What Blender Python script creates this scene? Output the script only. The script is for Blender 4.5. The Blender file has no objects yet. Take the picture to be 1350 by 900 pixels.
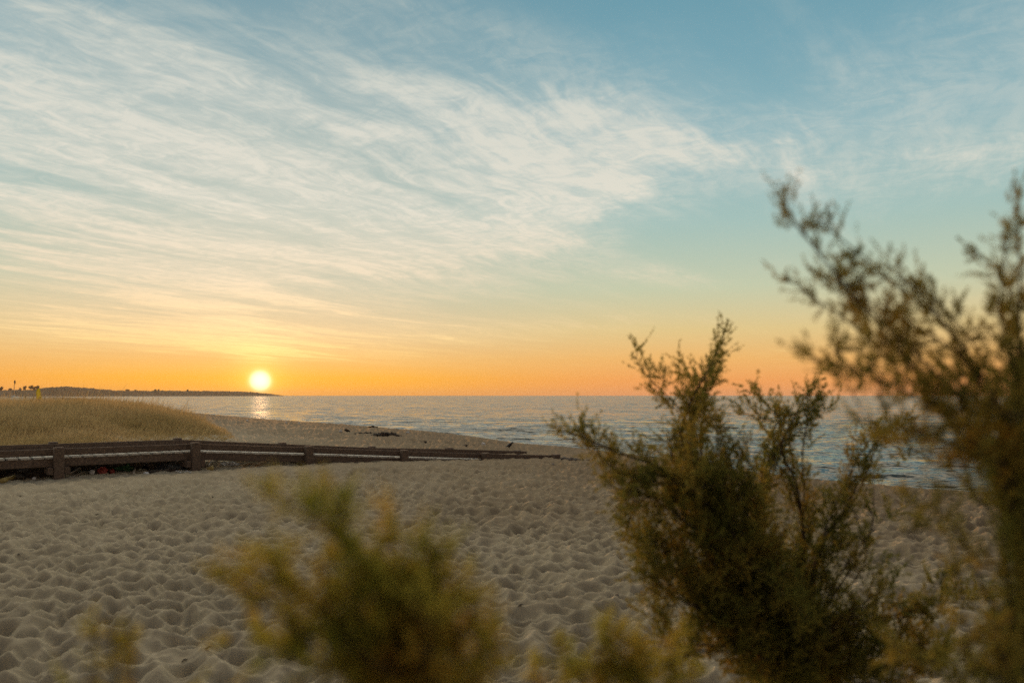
import bpy, math, random
import numpy as np
from mathutils import Vector

random.seed(7)
RNG = np.random.default_rng(11)
scene = bpy.context.scene
COL = scene.collection
R = math.radians
F, CX, HY, CAMZ = 1050.0, 675.0, 521.0, 1.6      # photograph's focal length in its own pixels, principal x, horizon y, eye height

# ------------------------------------------------------------------ camera
cam_d = bpy.data.cameras.new('camera')
cam_d.sensor_width = 36.0
cam_d.lens = 28.0
cam_d.shift_y = 71.0 / 1350.0
cam_d.clip_start = 0.05
cam_d.clip_end = 40000
cam_d.dof.use_dof = True
cam_d.dof.focus_distance = 15.0
cam_d.dof.aperture_fstop = 2.4
cam = bpy.data.objects.new('camera', cam_d)
cam.location = (0, 0, CAMZ)
cam.rotation_euler = (R(90), 0, 0)
COL.objects.link(cam)
scene.camera = cam

# ------------------------------------------------------------------ exposure, sampling
scene.view_settings.view_transform = 'Standard'
scene.view_settings.look = 'None'
scene.view_settings.exposure = 0.0
scene.view_settings.gamma = 1.0
scene.view_settings.use_curve_mapping = False
scene.render.engine = 'CYCLES'
cy = scene.cycles
cy.use_denoising = False
cy.max_bounces = 8
cy.diffuse_bounces = 3
cy.glossy_bounces = 3
cy.transmission_bounces = 5
cy.volume_bounces = 0
cy.sample_clamp_indirect = 4
cy.sample_clamp_direct = 1.3

# ------------------------------------------------------------------ sun
SUN = Vector((-332.0, 1050.0, 19.0)).normalized()
SUN_AZ = math.degrees(math.atan2(SUN.x, SUN.y))
SUN_EL = math.degrees(math.asin(SUN.z))
sl = bpy.data.lights.new('sun', 'SUN')
sl.energy = 1.6
sl.angle = R(0.8)
sl.color = (1.0, 0.46, 0.15)
so = bpy.data.objects.new('sun', sl)
so.rotation_euler = SUN.to_track_quat('Z', 'Y').to_euler()
so.location = (0, 0, 60)
COL.objects.link(so)

# ------------------------------------------------------------------ node helpers
def lin(r, g, b):
    f = lambda c: (c / 255 / 12.92) if c / 255 <= 0.04045 else ((c / 255 + 0.055) / 1.055) ** 2.4
    return (f(r), f(g), f(b), 1.0)

class NT:
    def __init__(s, tree):
        s.t = tree; s.n = tree.nodes; s.l = tree.links
    def new(s, kind, **kw):
        n = s.n.new(kind)
        for k, v in kw.items(): setattr(n, k, v)
        return n
    def put(s, sock, v):
        if hasattr(v, 'is_output'): s.l.new(v, sock)
        elif v is not None: sock.default_value = v
    def m(s, op, a, b=None, c=None, clamp=False):
        n = s.new('ShaderNodeMath', operation=op); n.use_clamp = clamp
        for i, v in enumerate((a, b, c)):
            if v is not None: s.put(n.inputs[i], v)
        return n.outputs[0]
    def smooth(s, v, a, b, lo=0.0, hi=1.0):
        n = s.new('ShaderNodeMapRange', interpolation_type='SMOOTHSTEP')
        for i, x in enumerate((v, a, b, lo, hi)): s.put(n.inputs[i], x)
        return n.outputs[0]
    def xyz(s, x, y, z):
        n = s.new('ShaderNodeCombineXYZ')
        for i, v in enumerate((x, y, z)): s.put(n.inputs[i], v)
        return n.outputs[0]
    def noise(s, vec, scale, detail=4, rough=0.55, dist=0.0, col=False):
        n = s.new('ShaderNodeTexNoise')
        s.put(n.inputs['Vector'], vec)
        n.inputs['Scale'].default_value = scale; n.inputs['Detail'].default_value = detail
        n.inputs['Roughness'].default_value = rough; n.inputs['Distortion'].default_value = dist
        return n.outputs['Color' if col else 'Fac']
    def ramp(s, fac, stops, interp='LINEAR'):
        n = s.new('ShaderNodeValToRGB'); s.put(n.inputs[0], fac)
        cr = n.color_ramp; cr.interpolation = interp
        while len(cr.elements) < len(stops): cr.elements.new(0.5)
        for e, (p, c) in zip(cr.elements, stops):
            e.position = p; e.color = c if len(c) == 4 else (*c, 1)
        return n.outputs[0]
    def mix(s, fac, a, b, mode='MIX'):
        n = s.new('ShaderNodeMix', data_type='RGBA', blend_type=mode)
        s.put(n.inputs[0], fac); s.put(n.inputs[6], a); s.put(n.inputs[7], b)
        return n.outputs[2]

# ------------------------------------------------------------------ world: sunset sky with cirrus
world = bpy.data.worlds.new('World')
scene.world = world
world.use_nodes = True
W = NT(world.node_tree)
W.n.clear()
gen = W.new('ShaderNodeTexCoord').outputs['Generated']
sep = W.new('ShaderNodeSeparateXYZ'); W.put(sep.inputs[0], gen)
dx, dy, dz = sep.outputs
el = W.m('MULTIPLY', W.m('ARCSINE', dz), 180 / math.pi)
az = W.m('MULTIPLY', W.m('ARCTAN2', dx, dy), 180 / math.pi)
ec = W.m('MAXIMUM', el, 0.0)
t = W.m('POWER', W.m('DIVIDE', ec, 90.0), 0.5)
P = lambda deg: math.sqrt(deg / 90.0)
far_side = W.ramp(t, [(0.0, lin(238, 150, 98)), (P(1.1), lin(240, 162, 92)), (P(2.6), lin(235, 180, 108)), (P(4.6), lin(221, 196, 138)),
                      (P(7.5), lin(193, 200, 170)), (P(12), lin(161, 190, 184)), (P(17.5), lin(136, 176, 184)), (P(22.5), lin(116, 162, 176)),
                      (P(28), lin(100, 150, 167)), (P(48), lin(88, 128, 150)), (1.0, lin(82, 116, 140))])
sun_side = W.ramp(t, [(0.0, lin(240, 160, 50)), (P(1.2), lin(238, 176, 62)), (P(2.6), lin(226, 184, 116)), (P(4.4), lin(212, 193, 152)),
                      (P(7.5), lin(192, 195, 173)), (P(12), lin(168, 187, 178)), (P(17.5), lin(150, 176, 176)), (P(22.5), lin(124, 160, 170)),
                      (P(28), lin(108, 148, 163)), (P(48), lin(100, 140, 160)), (1.0, lin(92, 128, 150))])
daz = W.m('ABSOLUTE', W.m('SUBTRACT', az, SUN_AZ))
base = W.mix(W.smooth(daz, 4.0, 30.0, 1.0, 0.0), far_side, sun_side)
# the half of the sky away from the sun is already in dusk
away = W.m('MULTIPLY', W.smooth(W.m('ABSOLUTE', daz), 62, 125, 0, 1), W.smooth(el, 80, 45, 0, 1))
away = W.m('MAXIMUM', away, W.smooth(el, 32, 75, 0, 0.75))
dusk = W.ramp(t, [(0.0, (0.28, 0.23, 0.20, 1)), (P(10), (0.36, 0.29, 0.23, 1)), (P(22), (0.23, 0.20, 0.18, 1)), (P(38), (0.12, 0.12, 0.135, 1)), (1.0, (0.12, 0.13, 0.15, 1))])

# angle to the sun
dot = W.new('ShaderNodeVectorMath', operation='DOT_PRODUCT')
W.put(dot.inputs[0], gen); dot.inputs[1].default_value = SUN
ang = W.m('MULTIPLY', W.m('ARCCOSINE', W.m('MINIMUM', dot.outputs['Value'], 0.9999999)), 180 / math.pi)

# cirrus, laid out on a high flat layer
zz = W.m('ADD', W.m('MAXIMUM', dz, 0.0), 0.012)
px_ = W.m('DIVIDE', dx, zz); py_ = W.m('DIVIDE', dy, zz)
plane = W.xyz(px_, py_, 0.0)
wv = W.new('ShaderNodeVectorMath', operation='SUBTRACT')
W.put(wv.inputs[0], W.noise(plane, 0.55, 3, 0.5, 0.0, True)); wv.inputs[1].default_value = (0.5, 0.5, 0.5)
ws = W.new('ShaderNodeVectorMath', operation='SCALE'); W.put(ws.inputs[0], wv.outputs[0]); ws.inputs['Scale'].default_value = 0.7
wa = W.new('ShaderNodeVectorMath', operation='ADD'); W.put(wa.inputs[0], plane); W.put(wa.inputs[1], ws.outputs[0])
def stretched(rot, sx, sy):
    mp = W.new('ShaderNodeMapping', vector_type='TEXTURE')
    W.put(mp.inputs['Vector'], wa.outputs[0])
    mp.inputs['Rotation'].default_value = (0, 0, R(rot))
    mp.inputs['Scale'].default_value = (sx, sy, 1)
    return mp.outputs[0]
n_big = W.noise(stretched(62, 2.2, 1.0), 0.85, 5, 0.55, 0.3)
n_str = W.noise(stretched(60, 2.7, 0.60), 1.3, 8, 0.64, 0.3)
n_fib = W.noise(stretched(66, 2.4, 0.45), 4.2, 8, 0.70, 0.4)
n_fluff = W.noise(wa.outputs[0], 7.5, 8, 0.66, 0.9)
tex = W.m('ADD', W.m('ADD', W.m('MULTIPLY', n_big, 0.45), W.m('MULTIPLY', n_str, 0.66)), W.m('ADD', W.m('MULTIPLY', n_fib, 0.24), W.m('MULTIPLY', n_fluff, 0.22)))   # about 0.74 on average

def pix_dir(px, py):
    u, v = (px - CX) / F, (HY - py) / F
    return math.degrees(math.atan(u)), math.degrees(math.atan2(v, math.hypot(1, u)))
BLOBS = [  # px, py, half width, half height (px), tilt of the bank, weight
    (130, 215, 330, 120, -12, 0.62), (440, 215, 250, 95, -12, 0.72), (650, 220, 170, 85, -6, 0.66), (790, 222, 150, 60, 10, 0.55),
    (230, 110, 230, 75, -16, 0.52), (0, 90, 160, 110, 0, 0.26), (520, 60, 170, 70, -8, 0.42), (540, 285, 170, 42, -10, 0.5),
    (60, 330, 230, 38, -10, 0.28), (330, 372, 260, 26, 0, 0.34), (200, 420, 330, 24, -2, 0.30), (330, 447, 200, 16, -5, 0.40),
    (1090, 180, 130, 45, 14, 0.30), (1230, 120, 190, 90, 25, 0.20), (1200, 215, 90, 30, 5, 0.22), (830, 130, 110, 70, 20, 0.16), (1010, 190, 90, 30, 10, 0.16),
    (870, 365, 60, 14, 0, 0.22), (760, 425, 120, 14, 0, 0.18), (960, 60, 260, 70, 0, 0.14), (20, 440, 200, 20, 0, 0.22), (345, 462, 70, 6, -4, 0.5), (240, 452, 160, 7, -4, 0.42), (340, 474, 34, 4, -3, 0.45),
    (560, 440, 150, 9, -2, 0.22),
]
mask = None
for (bx, by, hw, hh, rot, wgt) in BLOBS:
    a0, e0 = pix_dir(bx, by)
    k = 180 / math.pi / F
    ca, sa = math.cos(R(rot)), math.sin(R(rot))
    da = W.m('SUBTRACT', az, a0); de = W.m('SUBTRACT', el, e0)
    p = W.m('ADD', W.m('MULTIPLY', da, ca / (hw * k)), W.m('MULTIPLY', de, sa / (hw * k)))
    q = W.m('SUBTRACT', W.m('MULTIPLY', de, ca / (hh * k)), W.m('MULTIPLY', da, sa / (hh * k)))
    r2 = W.m('ADD', W.m('MULTIPLY', p, p), W.m('MULTIPLY', q, q))
    g = W.m('MULTIPLY', W.m('EXPONENT', W.m('MULTIPLY', W.m('POWER', r2, 1.5), -0.65)), wgt)
    mask = g if mask is None else W.m('ADD', mask, g)
# outside the photograph's field the sky carries a loose cover of the same cirrus
rest = W.m('MULTIPLY', W.smooth(W.m('ABSOLUTE', az), 38, 70, 0, 1), 0.35)
rest = W.m('MAXIMUM', rest, W.m('MULTIPLY', W.smooth(el, 30, 50, 0, 1), 0.35))
mask = W.m('MINIMUM', W.m('MAXIMUM', mask, rest), 0.95)
ragged = W.m('ADD', W.m('MULTIPLY', W.m('SUBTRACT', n_big, 0.5), 1.7), W.m('MULTIPLY', W.m('SUBTRACT', n_str, 0.5), 1.6))
sheet = W.smooth(W.m('ADD', mask, ragged), 0.26, 0.92, 0.0, 1.0)
fine = W.m('ADD', W.m('MULTIPLY', n_str, 0.45), W.m('ADD', W.m('MULTIPLY', n_fib, 0.30), W.m('MULTIPLY', n_fluff, 0.40)))      # about 0.575 on average
struct = W.smooth(fine, 0.47, 0.70, 0.0, 1.0)
dens = W.m('MULTIPLY', sheet, W.m('ADD', W.m('MULTIPLY', struct, 0.68), 0.47))
thin = W.m('MULTIPLY', W.smooth(W.m('ADD', mask, W.m('MULTIPLY', ragged, 0.35)), 0.0, 0.40, 0.0, 0.50), W.m('ADD', W.m('MULTIPLY', struct, 0.75), 0.25))
dens = W.m('MULTIPLY', W.m('MAXIMUM', dens, thin), W.smooth(el, 0.6, 3.2, 0.0, 0.95))
cloud_far = W.ramp(t, [(0.0, lin(248, 200, 120)), (P(3.0), lin(248, 214, 140)), (P(5), lin(244, 215, 165)), (P(8), lin(231, 216, 188)), (P(13), lin(224, 220, 205)),
                       (P(20), lin(210, 212, 202)), (P(28), lin(182, 193, 187)), (P(50), lin(160, 172, 172)), (1.0, lin(150, 162, 165))])
lit = W.m('ADD', 1.0, W.m('MULTIPLY', W.m('EXPONENT', W.m('MULTIPLY', ang, -1 / 5.0)), 0.25))
sky = W.mix(away, W.mix(dens, base, W.mix(1.0, cloud_far, lit, 'MULTIPLY')), dusk)
# bright fill band added high above the view to light sand and foliage
sky_fill = W.m('MULTIPLY', W.smooth(el, 27.5, 33, 0, 1), W.smooth(el, 44, 58, 1, 0))
sky_fill = W.m('MULTIPLY', sky_fill, W.smooth(W.m('ABSOLUTE', daz), 50, 95, 1, 0))
sky_fill = W.m('MULTIPLY', sky_fill, W.smooth(tex, 0.5, 0.85, 0.55, 1.0))
sky = W.mix(sky_fill, sky, (2.2, 1.88, 1.36, 1))

# sun disc and the glow of the air around it
disc = W.m('MULTIPLY', W.m('EXPONENT', W.m('MULTIPLY', W.m('POWER', W.m('DIVIDE', ang, 0.43), 2.0), -1.0)), 4.0)
sky = W.mix(1.0, sky, W.mix(1.0, (1.0, 0.99, 0.94, 1), disc, 'MULTIPLY'), 'ADD')
glow = W.m('MULTIPLY', W.m('EXPONENT', W.m('MULTIPLY', ang, -1 / 0.85)), 0.8)
sky = W.mix(1.0, sky, W.mix(1.0, (0.62, 0.66, 0.12, 1), glow, 'MULTIPLY'), 'ADD')
glow2 = W.m('MULTIPLY', W.m('EXPONENT', W.m('MULTIPLY', ang, -1 / 4.0)), 0.06)
sky = W.mix(1.0, sky, W.mix(1.0, (1.0, 0.80, 0.25, 1), glow2, 'MULTIPLY'), 'ADD')
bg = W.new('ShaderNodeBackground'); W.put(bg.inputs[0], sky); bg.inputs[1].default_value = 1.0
ns = W.new('ShaderNodeTexSky', sky_type='NISHITA')
ns.sun_disc = False
ns.sun_elevation = R(max(SUN_EL, 0.5)); ns.sun_rotation = math.atan2(SUN.x, SUN.y)
bgn = W.new('ShaderNodeBackground'); W.put(bgn.inputs[0], ns.outputs[0]); bgn.inputs[1].default_value = 0.012
addn = W.new('ShaderNodeAddShader'); W.l.new(bg.outputs[0], addn.inputs[0]); W.l.new(bgn.outputs[0], addn.inputs[1])
wout = W.new('ShaderNodeOutputWorld'); W.l.new(addn.outputs[0], wout.inputs[0])
world.cycles.sampling_method = 'MANUAL'
world.cycles.sample_map_resolution = 1024

# ------------------------------------------------------------------ object helpers
def link_mesh(name, me, mats, parent=None):
    o = bpy.data.objects.new(name, me); COL.objects.link(o)
    for m_ in (mats if isinstance(mats, (list, tuple)) else [mats]): me.materials.append(m_)
    if parent is not None: o.parent = parent
    return o
def np_mesh(name, verts, faces, smooth=False):
    """faces: int array (n,3) or (n,4)"""
    me = bpy.data.meshes.new(name)
    verts = np.ascontiguousarray(verts, dtype=np.float32); faces = np.ascontiguousarray(faces, dtype=np.int32)
    nf, k = faces.shape
    me.vertices.add(len(verts)); me.vertices.foreach_set('co', verts.ravel())
    me.loops.add(nf * k); me.loops.foreach_set('vertex_index', faces.ravel())
    me.polygons.add(nf)
    me.polygons.foreach_set('loop_start', np.arange(0, nf * k, k, dtype=np.int32))
    me.polygons.foreach_set('loop_total', np.full(nf, k, dtype=np.int32))
    me.polygons.foreach_set('use_smooth', np.full(nf, smooth, dtype=bool))
    me.update(calc_edges=True)
    return me
def tag(o, label=None, cat=None, group=None, kind=None):
    if label: o['label'] = label
    if cat: o['category'] = cat
    if group: o['group'] = group
    if kind: o['kind'] = kind
    return o
def empty(name, loc, label, cat, group=None):
    o = bpy.data.objects.new(name, None); COL.objects.link(o); o.location = loc
    o.empty_display_size = 0.2
    return tag(o, label, cat, group)
def at(px, py, Y):
    return Vector(((px - CX) / F * Y, Y, CAMZ - (py - HY) / F * Y))

class MB:
    """collects boxes, bars, tubes and lumps into one mesh"""
    def __init__(s): s.v = []; s.f = []
    def add(s, vs, fs):
        o = len(s.v); s.v += [tuple(v) for v in vs]; s.f += [tuple(i + o for i in f) for f in fs]
    def bar(s, a, b, w, h, up=Vector((0, 0, 1)), ch=0.006):
        """bevelled beam from a to b, w wide (sideways), h high"""
        a, b = Vector(a), Vector(b); d = (b - a).normalized()
        if abs(d.dot(up)) > 0.95: up = Vector((0, 1, 0))
        sd = d.cross(up).normalized(); u = sd.cross(d).normalized()
        x, y, c = w / 2, h / 2, min(ch, w / 4, h / 4)
        prof = [(-x + c, -y), (x - c, -y), (x, -y + c), (x, y - c), (x - c, y), (-x + c, y), (-x, y - c), (-x, -y + c)]
        vs = []
        for (pt, k) in ((a, 0), (a + d * c, 1), (b - d * c, 1), (b, 0)):
            for (q, r) in prof:
                sc = 1.0 if k else 1 - c / max(x, y)
                vs.append(pt + sd * q * sc + u * r * sc)
        fs = [tuple(range(7, -1, -1)), tuple(range(24, 32))]
        for i in range(3):
            for j in range(8):
                fs.append((i * 8 + j, i * 8 + (j + 1) % 8, (i + 1) * 8 + (j + 1) % 8, (i + 1) * 8 + j))
        s.add(vs, fs)
    def tube(s, pts, rad, n=6):
        pts = [Vector(p) for p in pts]; m_ = len(pts); vs = []; fs = []
        for i, p in enumerate(pts):
            d = (pts[min(i + 1, m_ - 1)] - pts[max(i - 1, 0)]).normalized()
            up = Vector((0, 0, 1)) if abs(d.z) < 0.9 else Vector((1, 0, 0))
            a = d.cross(up).normalized(); b = a.cross(d)
            r = rad[i] if isinstance(rad, (list, tuple)) else rad
            for j in range(n):
                t_ = 2 * math.pi * j / n
                vs.append(p + a * math.cos(t_) * r + b * math.sin(t_) * r)
        for i in range(m_ - 1):
            for j in range(n):
                fs.append((i * n + j, i * n + (j + 1) % n, (i + 1) * n + (j + 1) % n, (i + 1) * n + j))
        fs.append(tuple(range(n - 1, -1, -1))); fs.append(tuple(range((m_ - 1) * n, m_ * n)))
        s.add(vs, fs)
    def lump(s, c, r, rough=0.2, nu=10, nv=7, seed=0):
        rr = random.Random(seed); c = Vector(c); vs = []; fs = []
        vs.append(c + Vector((0, 0, -r[2])))
        for i in range(1, nv):
            th = math.pi * i / nv - math.pi / 2
            for j in range(nu):
                ph = 2 * math.pi * j / nu
                k = 1 + rr.uniform(-rough, rough)
                vs.append(c + Vector((r[0] * math.cos(th) * math.cos(ph) * k, r[1] * math.cos(th) * math.sin(ph) * k, r[2] * math.sin(th) * k)))
        vs.append(c + Vector((0, 0, r[2])))
        for j in range(nu): fs.append((0, 1 + (j + 1) % nu, 1 + j))
        for i in range(nv - 2):
            for j in range(nu):
                a = 1 + i * nu; fs.append((a + j, a + (j + 1) % nu, a + nu + (j + 1) % nu, a + nu + j))
        a = 1 + (nv - 2) * nu
        for j in range(nu): fs.append((a + j, a + (j + 1) % nu, len(vs) - 1))
        s.add(vs, fs)
    def build(s, name, mat, parent=None, smooth=False):
        me = bpy.data.meshes.new(name); me.from_pydata(s.v, [], s.f); me.update()
        if smooth: me.polygons.foreach_set('use_smooth', [True] * len(me.polygons))
        return link_mesh(name, me, mat, parent)

# ------------------------------------------------------------------ numpy noise
def hash2(ix, iy, seed):
    h = (ix.astype(np.int64) * 374761393 + iy.astype(np.int64) * 668265263 + seed * 974634617) & 0xffffffff
    h = ((h ^ (h >> 13)) * 1274126177) & 0xffffffff
    h = ((h ^ (h >> 16)) * 2246822519) & 0xffffffff
    return ((h ^ (h >> 15)) & 0xffffff) / float(0xffffff)
def vnoise(x, y, seed=0):
    ix, iy = np.floor(x), np.floor(y); fx, fy = x - ix, y - iy
    fx = fx * fx * (3 - 2 * fx); fy = fy * fy * (3 - 2 * fy)
    a, b = hash2(ix, iy, seed), hash2(ix + 1, iy, seed); c, d = hash2(ix, iy + 1, seed), hash2(ix + 1, iy + 1, seed)
    return (a + (b - a) * fx) * (1 - fy) + (c + (d - c) * fx) * fy
def fbm(x, y, seed=0, oct_=4):
    v = 0; a = 0.5
    for i in range(oct_):
        v = v + a * vnoise(x, y, seed + i * 17); x = x * 2.03 + 5.1; y = y * 2.03 + 1.7; a *= 0.5
    return v
def pits(x, y, seed):
    """overlapping footprints: shallow bowls meeting in sharp crests"""
    ix, iy = np.floor(x), np.floor(y); best = np.full(x.shape, 9.0)
    for ax in (-1, 0, 1):
        for ay in (-1, 0, 1):
            cx_, cy_ = ix + ax, iy + ay
            qx = cx_ + 0.1 + 0.8 * hash2(cx_, cy_, seed); qy = cy_ + 0.1 + 0.8 * hash2(cx_, cy_, seed + 5)
            w = 0.75 + 0.7 * hash2(cx_, cy_, seed + 9)
            off = 0.25 * hash2(cx_, cy_, seed + 13)
            best = np.minimum(best, ((x - qx) ** 2 + (y - qy) ** 2) * w + off)
    return 1 - np.exp(-best / 0.34)

# ------------------------------------------------------------------ terrain of the beach
CREST = []   # edge of the beach above the water: plan x, plan y, height
for (px, py, zc) in [(85, 523.2, .70), (100, 524.2, .62), (133, 527, .45), (150, 530, .25), (200, 536.5, -.02), (250, 543.6, -.12), (300, 547.6, -.15), (350, 552, -.17),
                     (400, 555.3, -.19), (450, 558.6, -.2), (487, 562, -.2), (559, 567.5, -.2), (624, 575, -.2), (676, 583, -.2), (728, 587, -.2),
                     (765, 590.3, -.2), (900, 608, -.2), (1000, 622, -.2), (1075, 632, -.2), (1190, 641, -.2), (1350, 653, -.2), (1600, 668, -.2)]:
    Y = (CAMZ - zc) * F / (py - HY); CREST.append(((px - CX) / F * Y, Y, zc))
CREST = [(-3000.0, 2600.0, 1.5), (-900.0, 1100.0, 0.9)] + CREST + [(40.0, 6.0, -.2), (400.0, -60.0, -.2), (9000.0, -1500.0, -.2)]
CR = np.array(CREST)
def shore(x, y):
    """signed distance to the beach edge (sea positive) and the edge's height there"""
    bd = np.full(x.shape, 1e9); sg = np.zeros(x.shape); zc = np.zeros(x.shape)
    for (a, b) in zip(CR[:-1], CR[1:]):
        ex, ey = b[0] - a[0], b[1] - a[1]; L2 = ex * ex + ey * ey
        t_ = np.clip(((x - a[0]) * ex + (y - a[1]) * ey) / L2, 0, 1)
        qx, qy = x - (a[0] + t_ * ex), y - (a[1] + t_ * ey)
        d = np.hypot(qx, qy); side = ex * qy - ey * qx
        near = d < bd
        bd = np.where(near, d, bd); sg = np.where(near, np.sign(side), sg); zc = np.where(near, a[2] + t_ * (b[2] - a[2]), zc)
    return bd * np.where(sg == 0, 1, sg), zc
def sstep(v, a, b):
    t_ = np.clip((v - a) / (b - a), 0, 1); return t_ * t_ * (3 - 2 * t_)
# plan outline of the dune grass: depth to the grass edge for each bearing
def grass_in(x, y):
    u = x / np.maximum(y, 1.0)
    front = 17.6 + 9.0 * sstep(u, -0.56, -0.37)
    # right-hand boundary: largest depth allowed for this bearing
    bu = np.array([-2.0, -0.80, -0.52, -0.47, -0.435, -0.41, -0.395, -0.375, -0.355, -0.345])
    bd = np.array([95., 95., 90., 84., 72., 60., 50., 40., 32., 25.])
    back = np.interp(u, bu, bd)
    return np.minimum(y - front, (back - y) * 0.5), u
def ground_z(x, y, detail=True):
    s, zc = shore(x, y)
    inland = np.where(np.hypot(x, y) < 120, 0.06, np.maximum(0.06, zc + 0.1))
    z = zc + (inland - zc) * sstep(-s, 0, 9.0)
    g, u = grass_in(x, y)
    z = z + 0.55 * sstep(g, -1.0, 14.0) * sstep(-u, 0.36, 0.52)
    und = (fbm(x * 0.16, y * 0.16, 3, 3) - 0.44) * 0.16
    z = z + und * sstep(-s, 0, 4)
    if detail:
        d = np.hypot(x, y)
        wx = (fbm(x * 1.3, y * 1.3, 21, 2) - .37) * 0.9; wy = (fbm(x * 1.3, y * 1.3, 37, 2) - .37) * 0.9
        p1 = pits((x + wx * .30) / 0.180, (y + wy * .30) / 0.165, 1); p2 = pits((x + wx * .2) / 0.105, (y + wy * .2) / 0.10, 40)
        amp = 0.35 + 0.65 * vnoise(x * 0.5, y * 0.5, 77)
        p0 = pits((x + wx * .4) / 0.62, (y + wy * .4) / 0.55, 90)
        rel = 0.03 * (p0 - 0.45) + 0.185 * (p1 - 0.45) * (0.55 + 0.55 * amp) + 0.062 * (p2 - 0.45) * amp + 0.012 * (vnoise(x * 23, y * 23, 61) - .5) + 0.06 * (fbm(x * 2.6, y * 2.6, 55, 4) - 0.47)
        z = z + rel * sstep(-s, -0.5, 1.2) * (1 - 0.6 * (1 - sstep(np.abs(-(x + 6.4) * .621 + (y - 16.1) * .784 - 1.0), 1.3, 3.2)) * sstep(-x, -5, -2.5))
    drop = np.maximum(s, 0)
    z = np.where(s > 0, zc - np.minimum(drop * 0.16, 4.0), z)
    return z
def gz(x, y):
    return float(ground_z(np.array([float(x)]), np.array([float(y)]), False)[0])

def make_mat(name):
    m_ = bpy.data.materials.new(name); m_.use_nodes = True
    n = NT(m_.node_tree); n.n.clear()
    out = n.new('ShaderNodeOutputMaterial'); b = n.new('ShaderNodeBsdfPrincipled'); n.l.new(b.outputs[0], out.inputs[0])
    n.bsdf = b; n.out = out; n.mat = m_
    n.obj = n.new('ShaderNodeTexCoord').outputs['Object']
    return n
def bump(n, h, strength, dist):
    b = n.new('ShaderNodeBump'); n.put(b.inputs['Height'], h); b.inputs['Strength'].default_value = strength; b.inputs['Distance'].default_value = dist
    n.l.new(b.outputs[0], n.bsdf.inputs['Normal'])
def plain(name, c, rough=0.7, var=0.25, scale=9.0):
    n = make_mat(name)
    f = n.noise(n.obj, scale, 5, 0.6)
    dark = tuple(v * (1 - var) for v in c); lite = tuple(min(1, v * (1 + var)) for v in c)
    n.put(n.bsdf.inputs['Base Color'], n.ramp(f, [(0.3, dark), (0.7, lite)])); n.bsdf.inputs['Roughness'].default_value = rough
    bump(n, f, 0.3, 0.01)
    return n.mat

n = make_mat('beach_sand')
grain = n.noise(n.obj, 95, 4, 0.8)
patch = n.noise(n.obj, 0.8, 5, 0.6)
coarse = n.noise(n.obj, 22, 5, 0.65)
c = n.ramp(patch, [(0.3, (0.36, 0.296, 0.198)), (0.72, (0.46, 0.380, 0.260))])
speck = n.noise(n.obj, 38, 3, 0.75)
c = n.mix(n.smooth(coarse, 0.56, 0.78, 0, 0.4), c, (0.24, 0.185, 0.13, 1))
c = n.mix(n.smooth(speck, 0.60, 0.72, 0, 0.55), c, (0.17, 0.13, 0.095, 1))
c = n.mix(n.smooth(speck, 0.40, 0.30, 0, 0.45), c, (0.62, 0.53, 0.41, 1))
dm = n.new('ShaderNodeAttribute'); dm.attribute_name = 'damp'
c = n.mix(dm.outputs['Fac'], c, n.mix(1.0, c, (0.55, 0.46, 0.38, 1), 'MULTIPLY'))
c = n.mix(n.smooth(grain, 0.60, 0.76, 0, 0.6), c, (0.16, 0.12, 0.085, 1))
c = n.mix(n.smooth(grain, 0.40, 0.26, 0, 0.5), c, (0.70, 0.60, 0.46, 1))
n.put(n.bsdf.inputs['Base Color'], c)
n.bsdf.inputs['Roughness'].default_value = 0.9
n.bsdf.inputs['Specular IOR Level'].default_value = 0.2
bump(n, n.m('ADD', n.m('MULTIPLY', grain, 0.35), coarse), 0.55, 0.012)
SAND = n.mat

def polar_sheet(name, mat, radii, zfun, az_half=40.0, fine=1250, coarse=60):
    a = np.concatenate([np.linspace(-az_half, az_half, fine), np.linspace(az_half, 360 - az_half, coarse + 2)[1:-1]])
    a = np.radians(a); ncol = len(a); nrow = len(radii)
    rr, aa = np.meshgrid(radii, a, indexing='ij')
    # rows follow planes of equal depth in front of the camera, circles elsewhere
    x, y = rr * np.sin(aa), rr * np.cos(aa)
    z = zfun(x.ravel(), y.ravel()).reshape(x.shape)
    v = np.stack([x, y, z], -1).reshape(-1, 3)
    i, j = np.meshgrid(np.arange(nrow - 1), np.arange(ncol), indexing='ij'); j2 = (j + 1) % ncol
    f = np.stack([i * ncol + j, i * ncol + j2, (i + 1) * ncol + j2, (i + 1) * ncol + j], -1).reshape(-1, 4)[:, ::-1]
    v = np.vstack([v, [[0, 0, float(v[:ncol, 2].mean())]]])          # close the centre
    me = np_mesh(name, v, f, True)
    return me, ncol
def radii_list(r0, r1, k, rmin_step):
    r = [r0]
    while r[-1] < r1: r.append(r[-1] + max(rmin_step, k * r[-1] ** 2 if r[-1] < 400 else k * 400 ** 2 * (r[-1] / 400)))
    return np.array(r)
rs = np.concatenate([[0.02, 0.5, 1.0, 1.5, 2.0, 2.5, 3.0], radii_list(3.4, 9000, 0.00055, 0.012)])
me, _ = polar_sheet('beach', SAND, rs, ground_z)
co = np.zeros(len(me.vertices) * 3, np.float32); me.vertices.foreach_get('co', co); co = co.reshape(-1, 3).astype(float)
sd_, _z = shore(co[:, 0], co[:, 1])                                # damp, darker sand in the band along the water
dv = sstep(-sd_ + 3 * (vnoise(co[:, 0] * .4, co[:, 1] * .4, 31) - .5), 15.0, 2.0)
me.attributes.new('damp', 'FLOAT', 'POINT').data.foreach_set('value', dv.astype(np.float32))
beach = link_mesh('ground', me, SAND)
tag(beach, 'pale trodden beach sand', None, None, 'structure'); beach['label'] = 'trodden pale sand of the beach'

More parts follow.
